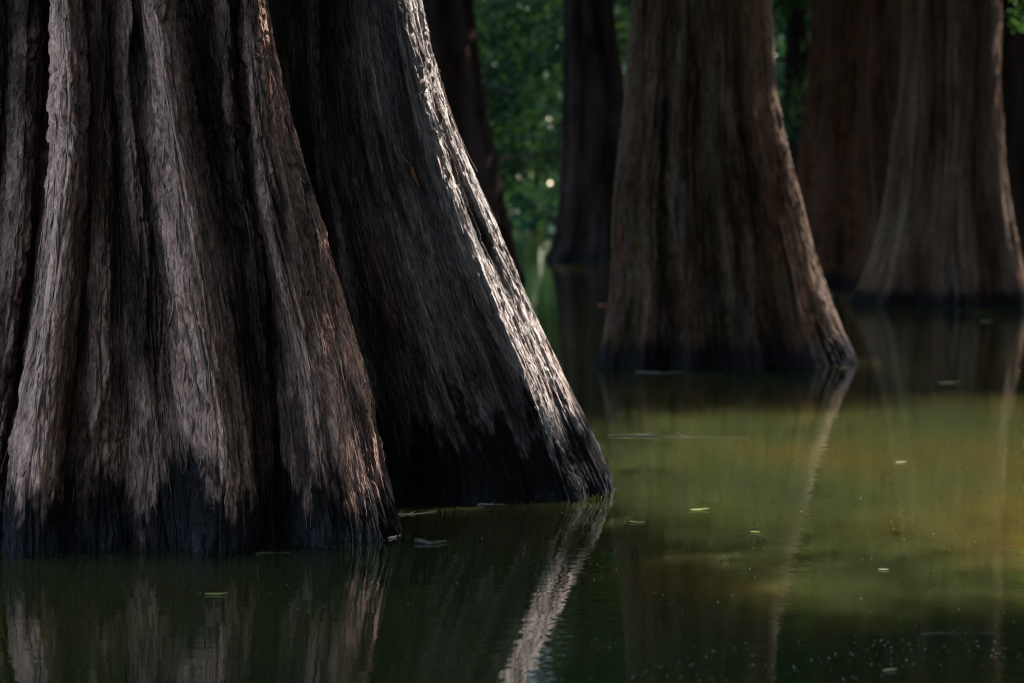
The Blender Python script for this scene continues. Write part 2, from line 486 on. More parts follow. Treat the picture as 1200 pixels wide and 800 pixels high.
def leaf_cloud(centres, normals_jit, size, asp, seed, tri=False):
    """one jagged leaf spray (3-point arrow + tail, 2 quads) per centre"""
    r = np.random.default_rng(seed)
    n = len(centres)
    d = r.normal(size=(n, 3)); d[:, 2] -= 0.5; d /= np.linalg.norm(d, axis=1, keepdims=True)
    q = r.normal(size=(n, 3)); q -= (q * d).sum(1, keepdims=True) * d; q /= np.linalg.norm(q, axis=1, keepdims=True)
    nn = np.cross(d, q)
    ln = size * r.uniform(0.6, 1.4, (n, 1)); wd = ln * asp * r.uniform(0.7, 1.3, (n, 1))
    a = centres - d * ln * 0.5
    b = centres + q * wd * 0.5 - d * ln * r.uniform(0, 0.25, (n, 1)) + nn * wd * 0.15
    c = centres + d * ln * 0.5
    e = centres - q * wd * 0.5 + d * ln * r.uniform(0, 0.25, (n, 1)) + nn * wd * 0.15
    V = np.stack([a, b, c, e], 1).reshape(-1, 3)
    F = np.arange(4 * n).reshape(n, 4)
    return V, F

def tube(pts, rads, sides=7):
    pts = np.asarray(pts, float); n = len(pts)
    tg = np.gradient(pts, axis=0); tg /= np.linalg.norm(tg, axis=1, keepdims=True) + 1e-9
    ref = np.where(np.abs(tg[:, 2:3]) > 0.9, np.array([[1., 0, 0]]), np.array([[0, 0, 1.]]))
    a = np.cross(tg, ref); a /= np.linalg.norm(a, axis=1, keepdims=True); b = np.cross(tg, a)
    th = np.linspace(0, 2 * math.pi, sides, endpoint=False)
    V = pts[:, None] + np.asarray(rads)[:, None, None] * (a[:, None] * np.cos(th)[None, :, None] + b[:, None] * np.sin(th)[None, :, None])
    i = np.arange(n - 1)[:, None] * sides; j = np.arange(sides)[None]; j2 = (j + 1) % sides
    F = np.stack([i + j, i + sides + j, i + sides + j2, i + j2], -1).reshape(-1, 4)
    return V.reshape(-1, 3), F

M_LIMB = strip_mat("limb_bark", (0.03, 0.022, 0.018), (0.10, 0.072, 0.06))

def add_crown(root, base, cen, H, rad, zb, nleaf, size, seed, asp=0.45, mat=None, filt=True, nl=8, glint=False, zlow=None, rlimb=0.10, reach=()):
    r = np.random.default_rng(seed)
    base = np.array(base, float); cen = np.array([cen[0], cen[1]])
    cl = []; 
    for k in range(nl):
        f = (k + 0.5) / nl
        z0 = zb + (H - zb) * (0.02 + 0.85 * f)
        a = k * 2.4 + r.uniform(-0.3, 0.3)
        ln = rad * (1.0 - 0.55 * f) * r.uniform(0.8, 1.1)
        tt = np.linspace(0, 1, 8)
        pts = np.stack([cen[0] + np.cos(a + 0.25 * tt) * ln * tt, cen[1] + np.sin(a + 0.25 * tt) * ln * tt,
                        z0 + ln * 0.35 * tt - ln * 0.25 * tt**2 + r.normal(0, 0.06, 8) * tt * 2], 1)
        V, F = tube(pts - base, rlimb * (1 - 0.5 * f) * (1 - 0.82 * tt))
        if filt:                       # boughs are cut short where they block the sun openings
            m_ = lit_mask(pts) > 0.1
            if m_.any():
                e_ = int(np.argmax(m_))
                if e_ < 3: continue
                V, F = tube(pts[:e_] - base, rlimb * (1 - 0.5 * f) * (1 - 0.9 * np.linspace(0, 1, e_)))
        mesh_np("limb", V, F, M_LIMB, root)
        for q in range(7):
            s = r.uniform(0.2, 1.05)
            p = np.array([np.interp(s, tt, pts[:, m]) for m in range(3)]) + r.normal(0, 0.16 * rad, 3) * np.array([1, 1, 0.55])
            cl.append((p, r.uniform(0.13, 0.24) * rad))
    for (tx, ty, z0, z1) in reach:                 # long unseen boughs added to stop sun leaking through
        tt = np.linspace(0, 1, 10)
        pts = np.stack([cen[0] + (tx - cen[0]) * tt, cen[1] + (ty - cen[1]) * tt + 0.3 * np.sin(tt * 3), z0 + (z1 - z0) * tt + 0.5 * np.sin(tt * 3.1)], 1)
        m_ = lit_mask(pts) > 0.1
        e_ = int(np.argmax(m_)) if m_.any() else 10
        if e_ >= 3:
            V, F = tube(pts[:e_] - base, 0.11 * (1 - 0.85 * np.linspace(0, 1, e_)))
            mesh_np("limb", V, F, M_LIMB, root)
        for q in range(12):
            s_ = 0.35 + 0.7 * q / 11
            p = np.array([np.interp(s_, tt, pts[:, m]) for m in range(3)]) + r.normal(0, 0.6, 3)
            cl.append((p, 1.7))
    cl.append((np.array([cen[0], cen[1], H]), 0.3 * rad))
    wts = np.array([c[1] ** 2 for c in cl]); wts /= wts.sum()
    idx = r.choice(len(cl), nleaf, p=wts)
    cc = np.array([c[0] for c in cl])[idx]; rr = np.array([c[1] for c in cl])[idx][:, None]
    P = cc + r.normal(0, 0.55, (nleaf, 3)) * rr * np.array([1, 1, 0.75])
    P[:, 2] -= np.abs(r.normal(0, 0.25, nleaf)) * rr[:, 0]
    if zlow is not None: P = P[P[:, 2] > zlow + r.uniform(0, 0.8, len(P))]
    if glint: P = P[glint_filter(P)]
    if filt:
        P, Q = thin_canopy(P, r)
        V, F = leaf_cloud(P, 0, size, asp, seed + 1)
        V2, F2 = leaf_cloud(Q, 0, 0.26, 0.22, seed + 2)
        V, F = np.concatenate([V, V2]), np.concatenate([F, F2 + len(V)])
    else:
        V, F = leaf_cloud(P, 0, size, asp, seed + 1)
    return mesh_np("crown", V - base, F, mat or M_LEAF, root, smooth=False)

def glint_filter(p):
    """openings under the hanging boughs through which the far sky shows"""
    px, py = proj(p)
    k = np.ones(len(p), bool)
    for gx, gy, ra, rb in ((640, 214, 10, 5), (655, 205, 6, 4), (627, 219, 4, 3), (606, 250, 4, 4), (632, 254, 4, 3)):
        k &= ((px - gx) / ra) ** 2 + ((py - gy) / rb) ** 2 > 1
    return k

BARK_FINE = dict(scale=1.0, cord=0.034, rib=0.018, fibre=0.010, plate=0.014, fissure=0.026)
BARK_MID = dict(scale=1.0, cord=0.026, rib=0.016, fibre=0.010, plate=0.013, fissure=0.022)
BARK_FAR = dict(scale=1.6, cord=0.055, rib=0.03, fibre=0.009, plate=0.008, fissure=0.02)

# ------------------------------------------------------------------ tree 1: broad fluted trunk in front
Z1 = [0, 0.3, 0.6, 1.2, 1.8, 2.4]
C1 = controls([
    ([150, 150, 150, 150, 150, 150], [12.4, 12.2]),
    ([-80, -80, -75, -60, -50, -40], [12.2, 12.0]),
    ([-190, -165, -140, -105, -85, -75], [11.3, 11.3]),
    ([-95, -80, -62, -42, -25, -18], [10.42, 10.6, 10.75]),
    ([-45, -35, -25, -8, 6, 10], [10.55, 10.72, 10.85]),
    ([-15, -8, 2, 18, 30, 34], [10.45, 10.62, 10.72]),
    ([0, 6, 18, 38, 52, 54], [10.52, 10.75, 10.92]),
    ([12, 16, 28, 54, 67, 64], [10.30, 10.44, 10.58]),
    ([32, 34, 44, 67, 79, 76], [10.18, 10.30, 10.44]),
    ([55, 57, 65, 84, 91, 88], [10.24, 10.36, 10.50]),
    ([76, 78, 86, 101, 105, 100], [10.42, 10.54, 10.66]),
    ([108, 110, 113, 119, 121, 118], [10.37, 10.48, 10.60]),
    ([146, 147, 146, 140, 136, 134], [10.46, 10.57, 10.72]),
    ([182, 181, 178, 164, 154, 149], [10.42, 10.52, 10.63]),
    ([214, 210, 203, 186, 168, 158], [10.45, 10.54, 10.66]),
    ([238, 234, 227, 208, 186, 168], [10.32, 10.42, 10.55]),
    ([262, 258, 250, 229, 203, 180], [10.25, 10.35, 10.49]),
    ([286, 282, 274, 251, 219, 193], [10.36, 10.45, 10.58]),
    ([308, 303, 296, 279, 255, 238], [10.66, 10.80, 10.98]),
    ([319, 316, 312, 297, 273, 266], [10.60, 10.72, 10.70]),
    ([328, 326, 322, 308, 284, 275], [10.66, 10.82, 10.95]),
    ([388, 378, 366, 332, 303, 289], [10.48, 10.52, 10.56]),
    ([450, 434, 420, 380, 337, 306], [10.72, 10.74, 10.76]),
    ([430, 415, 398, 358, 318, 292], [11.5, 11.4]),
])
B1 = (wx(180, 11.2), 11.2, 0.0)
T1 = tag(empty("cypress_tree", B1), "broad fluted cypress trunk with pale pinkish ridges and black waterline, overlapping the leaning trunk behind", "tree", "old cypress trunks standing in the pond")
#         b  b  L  r  v  r  v  A   v   B   v   B2  v   C   v  rib v  D   sil br
tones1 = [.1, .1, .05, .05, 0, .1, 0, .85, 1.05, .7, .1, .2, .0, .2, .05, .7, 1.05, .6, 0, .15, 0, .42, .5, .3]  # ridge-to-valley contrast: weathered bark, with some lighting put into the tone
reds1 = [.2, .2, .1, .1, .1, .1, .1, 0, 0, .3, .45, .2, .1, .1, .1, .1, .2, .4, .2, 0, 0, .15, 0, .1]
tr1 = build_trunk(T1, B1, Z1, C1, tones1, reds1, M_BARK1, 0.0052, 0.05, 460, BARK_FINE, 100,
                  stain=(0.22, 0.19), silt_sheen=0.10, silt_sheen_amt=0.6, top=16, front_y=11.2)

# tree 2: leaning trunk with sunlit right flank
Z2 = [0, 0.25, 0.5, 1.0, 1.5, 2.0, 2.5]
C2 = controls([
    ([500, 495, 485, 465, 445, 430, 420], [13.7, 13.5]),
    ([330, 330, 325, 320, 315, 310, 305], [13.5, 13.3]),
    ([305, 302, 300, 295, 290, 288, 285], 12.7),
    ([392, 385, 372, 352, 338, 328, 318], [12.12, 12.35]),
    ([434, 424, 412, 388, 368, 356, 348], [12.34, 12.55]),
    ([460, 448, 434, 410, 386, 371, 364], [12.12, 12.38]),
    ([480, 466, 451, 425, 401, 384, 376], [12.24, 12.48]),
    ([545, 532, 514, 480, 450, 427, 412], [11.97, 12.24]),
    ([622, 604, 582, 536, 500, 470, 448], [12.12, 12.33]),
    ([668, 648, 627, 575, 530, 496, 469], [12.08, 12.33]),
    ([691, 668, 645, 594, 546, 508, 480], [12.32, 12.50]),
    ([706, 685, 659, 608, 559, 516, 488], [12.40, 12.56]),
    ([690, 667, 642, 592, 546, 505, 480], [13.05, 13.0]),
])
B2 = (wx(500, 12.9), 12.9, 0.0)
T2 = tag(empty("cypress_tree", B2), "leaning dark cypress trunk with sharp sunlit white streaks along its sloping flank", "tree", "old cypress trunks standing in the pond")
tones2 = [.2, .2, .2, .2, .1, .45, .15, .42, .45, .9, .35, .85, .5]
reds2 = [.1, .1, .1, .1, .1, .1, .1, .12, .05, 0, 0, 0, .1]
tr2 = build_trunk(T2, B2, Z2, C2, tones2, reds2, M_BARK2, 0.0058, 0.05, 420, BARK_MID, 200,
                  stain=(0.35, 0.25), silt_sheen=0.06, silt_sheen_amt=0.6, top=15, front_y=12.85)

# tree 3: wide trunk in the middle distance
Z3 = [0, 0.3, 0.8, 1.5, 2.4, 3.4]
C3 = controls([
    ([850, 848, 843, 836, 828, 824], [23.8, 23.4]),
    ([745, 746, 748, 750, 756, 760], [23.4, 23.2]),
    ([703, 711, 717, 721, 734, 743], [22.5, 22.5]),
    ([722, 728, 733, 736, 746, 754], [21.8, 22.0]),
    ([737, 741, 744, 746, 756, 763], [21.78, 21.98]),
    ([754, 756, 757, 758, 765, 772], [21.6, 21.85]),
    ([785, 785, 785, 783, 785, 790], [21.74, 21.86]),
    ([812, 811, 808, 804, 802, 804], [21.48, 21.68]),
    ([845, 843, 838, 831, 826, 825], [21.62, 21.72]),
    ([880, 876, 868, 858, 848, 844], [21.42, 21.62]),
    ([908, 902, 893, 880, 864, 859], [21.63, 21.73]),
    ([945, 935, 922, 904, 882, 874], [21.55, 21.75]),
    ([965, 953, 937, 916, 893, 884], [21.78, 21.9]),
    ([1002, 984, 961, 937, 910, 901], [22.25, 22.3]),
    ([965, 952, 936, 918, 896, 888], [23.2, 23.0]),
])
B3 = (wx(850, 22.5), 22.5, 0.0)
T3 = tag(empty("cypress_tree", B3), "olive brown bell-shaped cypress trunk standing alone beyond the sunlit green water", "tree", "old cypress trunks standing in the pond")
tones3 = [.2, .2, .35, .35, .1, .5, .15, .25, .1, .2, .1, .25, .15, .8, .3]
reds3 = [.2, .2, .1, .3, .2, .35, .1, .15, .05, .2, .2, .8, .6, .3, .2]
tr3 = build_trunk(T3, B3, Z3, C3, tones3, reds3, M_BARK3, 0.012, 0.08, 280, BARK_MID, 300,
                  stain=(0.19, 0.08), silt_sheen=0.04, top=16, front_y=22.5, silt_sheen_amt=0.12)

def auto_trunk(label, D, zl, left, right, mat, seed, nlob=9, amp=0.16, tone=0.3, red=0.5, top=17, rows=200, res=0.018, name="cypress_tree",
               group="old cypress trunks standing in the pond", stain=(0.17, 0.07), metres=False):
    r = np.random.default_rng(seed)
    ctr_d = D
    n = nlob * 2
    ang0 = r.uniform(-0.1, 0.1, n)
    C = np.zeros((len(zl), n, 2))
    lobe = np.array([r.uniform(0.55, 1.0) if k % 2 == 0 else -r.uniform(0.55, 1.0) for k in range(n)])
    for l, z in enumerate(zl):
        xl, xr = (left[l], right[l]) if metres else (wx(left[l], D), wx(right[l], D))
        R = (xr - xl) / 2; c = (xl + xr) / 2
        f = 0.45 + 0.55 * math.exp(-z / 1.6)
        for k in range(n):
            a = math.pi / 2 - 2 * math.pi * k / n + ang0[k]     # start at the back, clockwise seen from above
            a = -a + math.pi                                      # back -> left -> front -> right
            rr = R * (0.96 + amp * f * lobe[k] * (1 - 0.55 * abs(math.cos(a))))
            C[l, k] = (c + rr * math.cos(a), ctr_d + rr * math.sin(a))
    base = (C[0, :, 0].mean(), D, 0.0)
    root = tag(empty(name, base), label, "tree", group)
    tones = np.clip([tone + (0.35 if k % 2 == 0 else -0.1) + r.uniform(-.15, .15) for k in range(n)], 0, 1)
    reds = np.clip(r.uniform(red - 0.35, red + 0.35, n), 0, 1)
    t = build_trunk(root, base, zl, C, tones, reds, mat, res, max(0.08, res), rows, BARK_FAR, seed, stain=stain, silt_sheen=0.04, top=top, front_y=D, silt_sheen_amt=0.1)
    t.root = root
    return t

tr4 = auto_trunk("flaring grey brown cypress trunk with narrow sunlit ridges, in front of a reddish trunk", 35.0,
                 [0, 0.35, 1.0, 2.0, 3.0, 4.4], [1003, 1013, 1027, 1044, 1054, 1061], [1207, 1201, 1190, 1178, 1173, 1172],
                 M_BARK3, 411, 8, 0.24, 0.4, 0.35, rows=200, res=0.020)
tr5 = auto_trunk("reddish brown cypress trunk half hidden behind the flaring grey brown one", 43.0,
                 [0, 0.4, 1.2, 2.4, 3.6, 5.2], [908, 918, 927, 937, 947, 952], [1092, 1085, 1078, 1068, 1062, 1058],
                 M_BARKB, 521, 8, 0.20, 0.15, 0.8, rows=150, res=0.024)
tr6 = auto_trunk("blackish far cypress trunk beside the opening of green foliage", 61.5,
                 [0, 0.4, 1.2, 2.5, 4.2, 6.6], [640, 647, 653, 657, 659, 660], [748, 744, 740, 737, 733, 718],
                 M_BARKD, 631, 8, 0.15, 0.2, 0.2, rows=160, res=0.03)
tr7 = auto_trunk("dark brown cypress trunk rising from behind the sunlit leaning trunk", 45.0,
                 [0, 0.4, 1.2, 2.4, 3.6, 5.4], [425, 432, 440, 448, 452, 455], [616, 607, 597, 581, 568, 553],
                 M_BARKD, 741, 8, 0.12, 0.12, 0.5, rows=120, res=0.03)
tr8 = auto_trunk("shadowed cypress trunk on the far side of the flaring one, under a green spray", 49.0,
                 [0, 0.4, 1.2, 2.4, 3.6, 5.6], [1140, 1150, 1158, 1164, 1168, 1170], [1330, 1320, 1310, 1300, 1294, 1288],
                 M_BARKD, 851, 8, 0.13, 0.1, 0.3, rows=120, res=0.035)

# ------------------------------------------------------------------ where the sun reaches the bark
for z in np.linspace(0.05, 2.6, 18):
    for c in (9, 11):
        xy = hermite(Z2, C2, np.array([min(z, 2.5)]))[0][c]
        LIT_POINTS.append((np.array([xy[0] - 0.02, xy[1] + 0.05, z]), (0.085 + 0.07 * abs(math.sin(z * 5.3 + c))) if z > 0.4 else 0.055))
for z, r in ((0.12, .08), (0.3, .085), (0.5, .075), (0.75, .06), (1.0, .055), (1.25, .05), (2.3, .05)):
    xy = hermite(Z1, C1, np.array([z]))[0][22]
    LIT_POINTS.append((np.array([xy[0], xy[1], z]), r))
for z in (0.3, 0.7, 1.1, 1.5, 1.9, 2.3, 2.6):
    xy = hermite(Z3, C3, np.array([z]))[0][13]
    LIT_POINTS.append((np.array([xy[0], xy[1] + 0.1, z]), 0.23))
for z, r, px in ((0.2, .2, 1203), (0.5, .2, 1198), (0.9, .2, 1190), (1.4, .22, 1184), (1.8, .25, 1179), (2.2, .25, 1176), (4.0, .25, 1171), (4.4, .25, 1170)):
    LIT_POINTS.append((np.array([wx(px - 4, 35.0), 35.0, z]), r * 1.35))

LIT_POINTS.append((np.array([wx(1194, 41.0), 41.0, CAMH + 215 / FPX * 41]), 0.35))

# ------------------------------------------------------------------ crowns of the grove
crown_specs = [(T1, B1, tr1, 15.5, 6.0, 7.0), (T2, B2, tr2, 15.0, 5.5, 7.5), (T3, B3, tr3, 16.0, 6.0, 7.0),
               (tr4.root, tr4.base, tr4, 17, 6.0, 7.5), (tr5.root, tr5.base, tr5, 17, 6.0, 8), (tr6.root, tr6.base, tr6, 17, 6.0, 8.5),
               (tr7.root, tr7.base, tr7, 17, 6.0, 7.5), (tr8.root, tr8.base, tr8, 17, 6.0, 8)]
for k, (root, base, t, H, rad, zb) in enumerate(crown_specs):
    add_crown(root, base, t.cen, H, rad, zb, 9500 if k == 2 else 6000, 0.62, 900 + k * 3,
              reach=((4.8, 16.2, 8, 10), (3.0, 16.0, 8.5, 9.5), (5.5, 18.5, 9, 12)) if k == 2 else ())
# unseen trees added round the grove to block sun and sky fill
REACH = {0: ((6.3, 16.3, 7.5, 10), (8.6, 17.6, 9, 12.5), (5.0, 14.6, 7, 9)), 1: ((8.0, 19.5, 8, 11.5), (6.0, 19.8, 8, 11)), 18: ((11.0, 19.5, 9, 13), (9.0, 16.5, 10, 12))}
for k, (x, y) in enumerate(((9.3, 11.9), (7.6, 29.0), (10.5, 33.0), (17.0, 15.5), (18.5, 26.5), (12.5, 42.5), (18, 48), (7.0, 9.0), (14, 56), (5.5, 1.5), (8.5, -5.0), (11.0, 2.5), (2.5, -9.0), (-8.5, 20.0), (-10.5, 31.0), (-14.5, 42.0), (-15.0, 55.0), (-15.0, 22.0), (13.0, 15.0), (4.2, 53.0), (-4.5, -11.0), (9.8, 66.0))):
    zl = [0, 0.5, 1.5, 3, 5]
    le = [x - 0.95 - 1.9 * f for f in (.25, .12, .03, 0, -.04)]; ri = [x + 0.95 + 1.9 * f for f in (.25, .12, .03, 0, -.04)]
    words = ["beside the bright water", "across from the bell-shaped one", "beyond the bright water", "far out past the bright water", "deep in the grove",
             "behind the flaring one", "deep in the shadowed grove", "close by the bright water", "at the back of the grove", "near the open side", "on the open side", "by the open water", "far on the open side", "to the side of the leaning trunk", "behind the leaning trunk", "deep behind the leaning trunk", "at the dim back of the grove", "away from the leaning trunk", "past the bright water", "hidden behind the bell-shaped one", "out on the open side", "hidden behind the reddish one"][k]
    t = auto_trunk("tall unseen cypress added to shade the grove " + words, y, zl, le, ri, M_BARKB, 1000 + k * 11, 7, 0.13, rows=24, res=0.12, metres=True, group="unseen cypresses added to shade the grove")
    add_crown(t.root, t.base, t.cen, 16 + (k % 3), 7.0, 1.5 if 9 <= k < 13 or k == 20 else 6.0, 10000 if k in REACH else 5500, 0.66, 1300 + k * 5, reach=REACH.get(k, ()))

# ------------------------------------------------------------------ background trees with boughs down to the water
bg = [(-9.5, 74), (-3.0, 82), (2.3, 86), (4.5, 79), (8.5, 72), (13.0, 78), (17.5, 70), (-15, 78), (21, 82), (-6, 98), (6, 104), (13, 100), (-2.2, 112), (24, 95), (-18, 95), (-1.6, 76)]
for k, (x, y) in enumerate(bg):
    pxl = CX + FPX * (x - 0.5) / y; pxr = CX + FPX * (x + 0.5) / y
    zl = [0, 0.6, 2, 5]
    le = [pxl - (pxr - pxl) * f for f in (.3, .12, 0, -.08)]; ri = [pxr + (pxr - pxl) * f for f in (.3, .12, 0, -.08)]
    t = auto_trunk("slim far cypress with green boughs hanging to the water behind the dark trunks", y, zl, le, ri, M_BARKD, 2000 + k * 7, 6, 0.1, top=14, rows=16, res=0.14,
                   name="slim_cypress_tree", group="green cypresses behind the trunks")
    add_crown(t.root, t.base, t.cen, 15 + (k % 4), 5.2, 1.6, 10500, 0.38, 2300 + k * 5, asp=0.28, mat=M_LEAF_FAR, filt=False, nl=14, glint=True, zlow=0.1, rlimb=0.09)
# far wood: one mass of foliage on the other shore
r_ = np.random.default_rng(77)
n = 52000
P = np.stack([r_.uniform(-75, 75, n), r_.uniform(125, 175, n), 0.0 + 24 * r_.random(n) ** 1.1], 1)
hump = 19 + 5 * noise(P[:, 0] * 0.09, P[:, 1] * 0.03, 4)
P = P[P[:, 2] < hump]; P = P[glint_filter(P)]
V, F = leaf_cloud(P, 0, 1.4, 0.5, 78)
tag(mesh_np("far_woodland", V, F, M_LEAF_FAR, None, False), "dim green mass of far woodland beyond the cypress trunks", "woodland", kind="stuff")

# green spray hanging from the shadowed tree on the far side
M_SPRAY = leaf_material("fresh_foliage", (0.05, 0.13, 0.03), (0.10, 0.20, 0.05), 0.4)
r_ = np.random.default_rng(31)
tw = np.array([[wx(1222, 41), 41.0, CAMH + 255 / FPX * 41], [wx(1207, 41), 41.0, CAMH + 236 / FPX * 41], [wx(1192, 41), 41.0, CAMH + 208 / FPX * 41]])
tq = np.linspace(0, 1, 10)
tp = np.stack([np.interp(tq, [0, .5, 1], tw[:, m]) for m in range(3)], 1)
o = mesh_np("branchlet", *[a - (np.array(tr8.base) if i == 0 else 0) for i, a in enumerate(tube(tp, 0.012 * (1.2 - tq), 5))], M_LIMB, tr8.root)
P = tp[r_.integers(0, 10, 240)] + r_.normal(0, 0.10, (240, 3)) * np.array([1, 1, 0.9])
V, F = leaf_cloud(P, 0, 0.15, 0.22, 32)
mesh_np("leaf_spray", V - np.array(tr8.base), F, M_SPRAY, tr8.root, False)

# ------------------------------------------------------------------ peeling bark strips
def strip_on(t, row, col, length, width, lift, mat, name="bark_strip", sides=4, up_free=False, drift=0.0, thick=0.25, make=True):
    length = min(length, max(0.03, t.Z[min(row, t.nfine - 1)] - 0.33)) if sides == 4 else length
    nseg = max(4, int(length / 0.03)) if sides == 4 else 4
    dz = (t.Z[1] - t.Z[0])
    rows = row - np.linspace(0, length / dz, nseg + 1)
    rows = np.clip(rows, 2, t.nfine - 2).astype(int)
    cols = (col + (drift * np.linspace(0, 1, nseg + 1) ** 2)).astype(int) % len(t.u)
    p = t.P[rows, cols]; nn = t.N[rows, cols]
    nn = nn.mean(0, keepdims=True) * 0.6 + nn * 0.4
    nn /= np.linalg.norm(nn, axis=1, keepdims=True)
    ps = p.copy()
    for _ in range(2): ps[1:-1] = (ps[:-2] + ps[1:-1] * 2 + ps[2:]) / 4
    s = np.linspace(0, 1, nseg + 1)
    if up_free: s = s[::-1]
    off = 0.003 + lift * s ** 2.5
    ps = ps + nn * off[:, None]
    side = np.cross(nn, [0, 0, 1]); side /= np.linalg.norm(side, axis=1, keepdims=True)
    wv = width * (0.35 + 0.65 * np.sin(np.pi * np.clip(s * 0.85 + 0.1, 0, 1))) * (1 - 0.55 * s ** 3)
    th = width * thick * (1 - 0.5 * s)
    if sides == 4:
        ring = [(-.5, 0), (0, .5), (.5, 0), (0, -.9)]
    else:
        ring = [(-.5, 0), (.1, .6), (.5, -.1)]
    V = np.stack([ps + side * (wv * a)[:, None] + nn * (th * b)[:, None] for a, b in ring], 1)
    k = len(ring); i = np.arange(nseg)[:, None] * k; j = np.arange(k)[None]; j2 = (j + 1) % k
    F = np.stack([i + j, i + j2, i + k + j2, i + k + j], -1).reshape(-1, 4)
    V = V.reshape(-1, 3) - t.base
    if make: return mesh_np(name, V, F, mat, t.parent)
    return V, F

def dress(t, nbig, nsmall, zmax, seed):
    r = np.random.default_rng(seed)
    fc = np.where(t.front)[0]
    dz = t.Z[1] - t.Z[0]
    r0 = int(0.12 / dz)
    cnt = 0
    while cnt < nbig:
        c = int(r.choice(fc)); row = int(r.uniform((0.35 + 0.35) / dz, t.nfine - 3))
        if t.stain[row, c] > 0.5 and r.random() < 0.8: continue
        tn = t.tone[row, c]
        if r.random() > 0.25 + tn: continue
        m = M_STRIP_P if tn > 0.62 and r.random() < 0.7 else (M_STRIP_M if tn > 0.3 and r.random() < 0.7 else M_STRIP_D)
        strip_on(t, row, c, 0.08 + 0.5 * r.random() ** 2, r.uniform(0.007, 0.020), abs(r.normal(0, 0.011)), m, up_free=r.random() < 0.25, drift=r.normal(0, 3))
        cnt += 1
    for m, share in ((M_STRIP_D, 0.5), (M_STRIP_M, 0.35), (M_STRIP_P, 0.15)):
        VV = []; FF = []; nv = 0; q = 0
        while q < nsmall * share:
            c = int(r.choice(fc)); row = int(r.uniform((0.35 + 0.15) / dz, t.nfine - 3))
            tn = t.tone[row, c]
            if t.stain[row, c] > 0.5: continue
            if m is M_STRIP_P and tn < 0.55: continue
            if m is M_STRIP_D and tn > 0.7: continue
            V, F = strip_on(t, row, c, r.uniform(0.04, 0.16), r.uniform(0.004, 0.010), abs(r.normal(0, 0.005)), m, sides=3, drift=r.normal(0, 2), make=False, up_free=r.random() < 0.3)
            VV.append(V); FF.append(F + nv); nv += len(V); q += 1
        o = mesh_np("bark_fibre", np.concatenate(VV), np.concatenate(FF), m, t.parent)
        o["kind"] = "stuff"

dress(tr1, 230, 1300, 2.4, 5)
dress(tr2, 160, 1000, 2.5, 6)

def nearest(t, px, py):
    px_, py_ = proj(t.P[:t.nfine].reshape(-1, 3))
    d = (px_ - px) ** 2 + (py_ - py) ** 2 + np.where(np.tile(t.front, t.nfine), 0, 1e6)
    k = int(np.argmin(d)); return k // len(t.u), k % len(t.u)
# single pieces one can point to
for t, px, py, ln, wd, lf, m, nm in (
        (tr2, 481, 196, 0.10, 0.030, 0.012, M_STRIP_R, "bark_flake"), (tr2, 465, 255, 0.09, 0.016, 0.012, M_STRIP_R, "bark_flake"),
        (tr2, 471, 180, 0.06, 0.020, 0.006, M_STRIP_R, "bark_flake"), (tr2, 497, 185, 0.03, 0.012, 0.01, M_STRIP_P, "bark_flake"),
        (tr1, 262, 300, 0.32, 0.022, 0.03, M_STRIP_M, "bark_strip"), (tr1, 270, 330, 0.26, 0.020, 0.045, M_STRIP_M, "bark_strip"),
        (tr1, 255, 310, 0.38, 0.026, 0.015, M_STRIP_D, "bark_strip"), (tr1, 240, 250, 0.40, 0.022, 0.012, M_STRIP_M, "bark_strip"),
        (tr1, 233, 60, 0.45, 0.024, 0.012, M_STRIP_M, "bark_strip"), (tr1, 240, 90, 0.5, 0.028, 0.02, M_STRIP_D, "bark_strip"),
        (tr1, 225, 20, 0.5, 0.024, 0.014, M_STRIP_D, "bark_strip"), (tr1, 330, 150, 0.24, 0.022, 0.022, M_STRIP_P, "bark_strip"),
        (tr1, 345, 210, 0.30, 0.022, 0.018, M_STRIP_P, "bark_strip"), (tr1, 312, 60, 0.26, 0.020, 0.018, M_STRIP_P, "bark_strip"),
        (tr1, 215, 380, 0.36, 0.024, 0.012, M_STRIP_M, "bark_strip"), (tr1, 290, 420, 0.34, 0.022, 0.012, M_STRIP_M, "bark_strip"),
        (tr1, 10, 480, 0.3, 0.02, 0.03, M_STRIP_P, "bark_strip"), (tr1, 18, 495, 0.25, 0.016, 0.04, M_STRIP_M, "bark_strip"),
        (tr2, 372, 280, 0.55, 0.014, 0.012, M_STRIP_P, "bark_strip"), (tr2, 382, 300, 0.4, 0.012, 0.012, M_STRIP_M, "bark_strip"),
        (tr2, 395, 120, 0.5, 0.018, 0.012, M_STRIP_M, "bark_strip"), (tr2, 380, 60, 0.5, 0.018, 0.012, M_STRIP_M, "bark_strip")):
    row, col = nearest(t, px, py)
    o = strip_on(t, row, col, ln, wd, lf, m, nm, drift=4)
    if m is M_STRIP_R: o["label"] = "rust orange flake of bark"

# ------------------------------------------------------------------ floating things
def simple_mat(name, c, rough=0.6):
    m, n, p = new_mat(name)
    t = N(n, "ShaderNodeTexNoise"); t.inputs["Scale"].default_value = 60
    a = tuple(x * 0.75 for x in c); b = tuple(x * 1.2 for x in c)
    n.links.new(ramp(n, t.outputs[0], [(0.3, a), (0.7, b)]).outputs[0], p.inputs["Base Color"])
    p.inputs["Roughness"].default_value = rough
    return m
M_LY = simple_mat("pale_green_leaf", (0.30, 0.34, 0.10)); M_LB = simple_mat("straw_leaf", (0.38, 0.34, 0.20))
M_LO = simple_mat("orange_leaf", (0.50, 0.14, 0.05)); M_TW = simple_mat("wet_twig", (0.035, 0.028, 0.022), 0.5)
M_TP = simple_mat("pale_twig", (0.30, 0.26, 0.20)); M_SP = simple_mat("pollen", (0.42, 0.44, 0.40), 0.8)

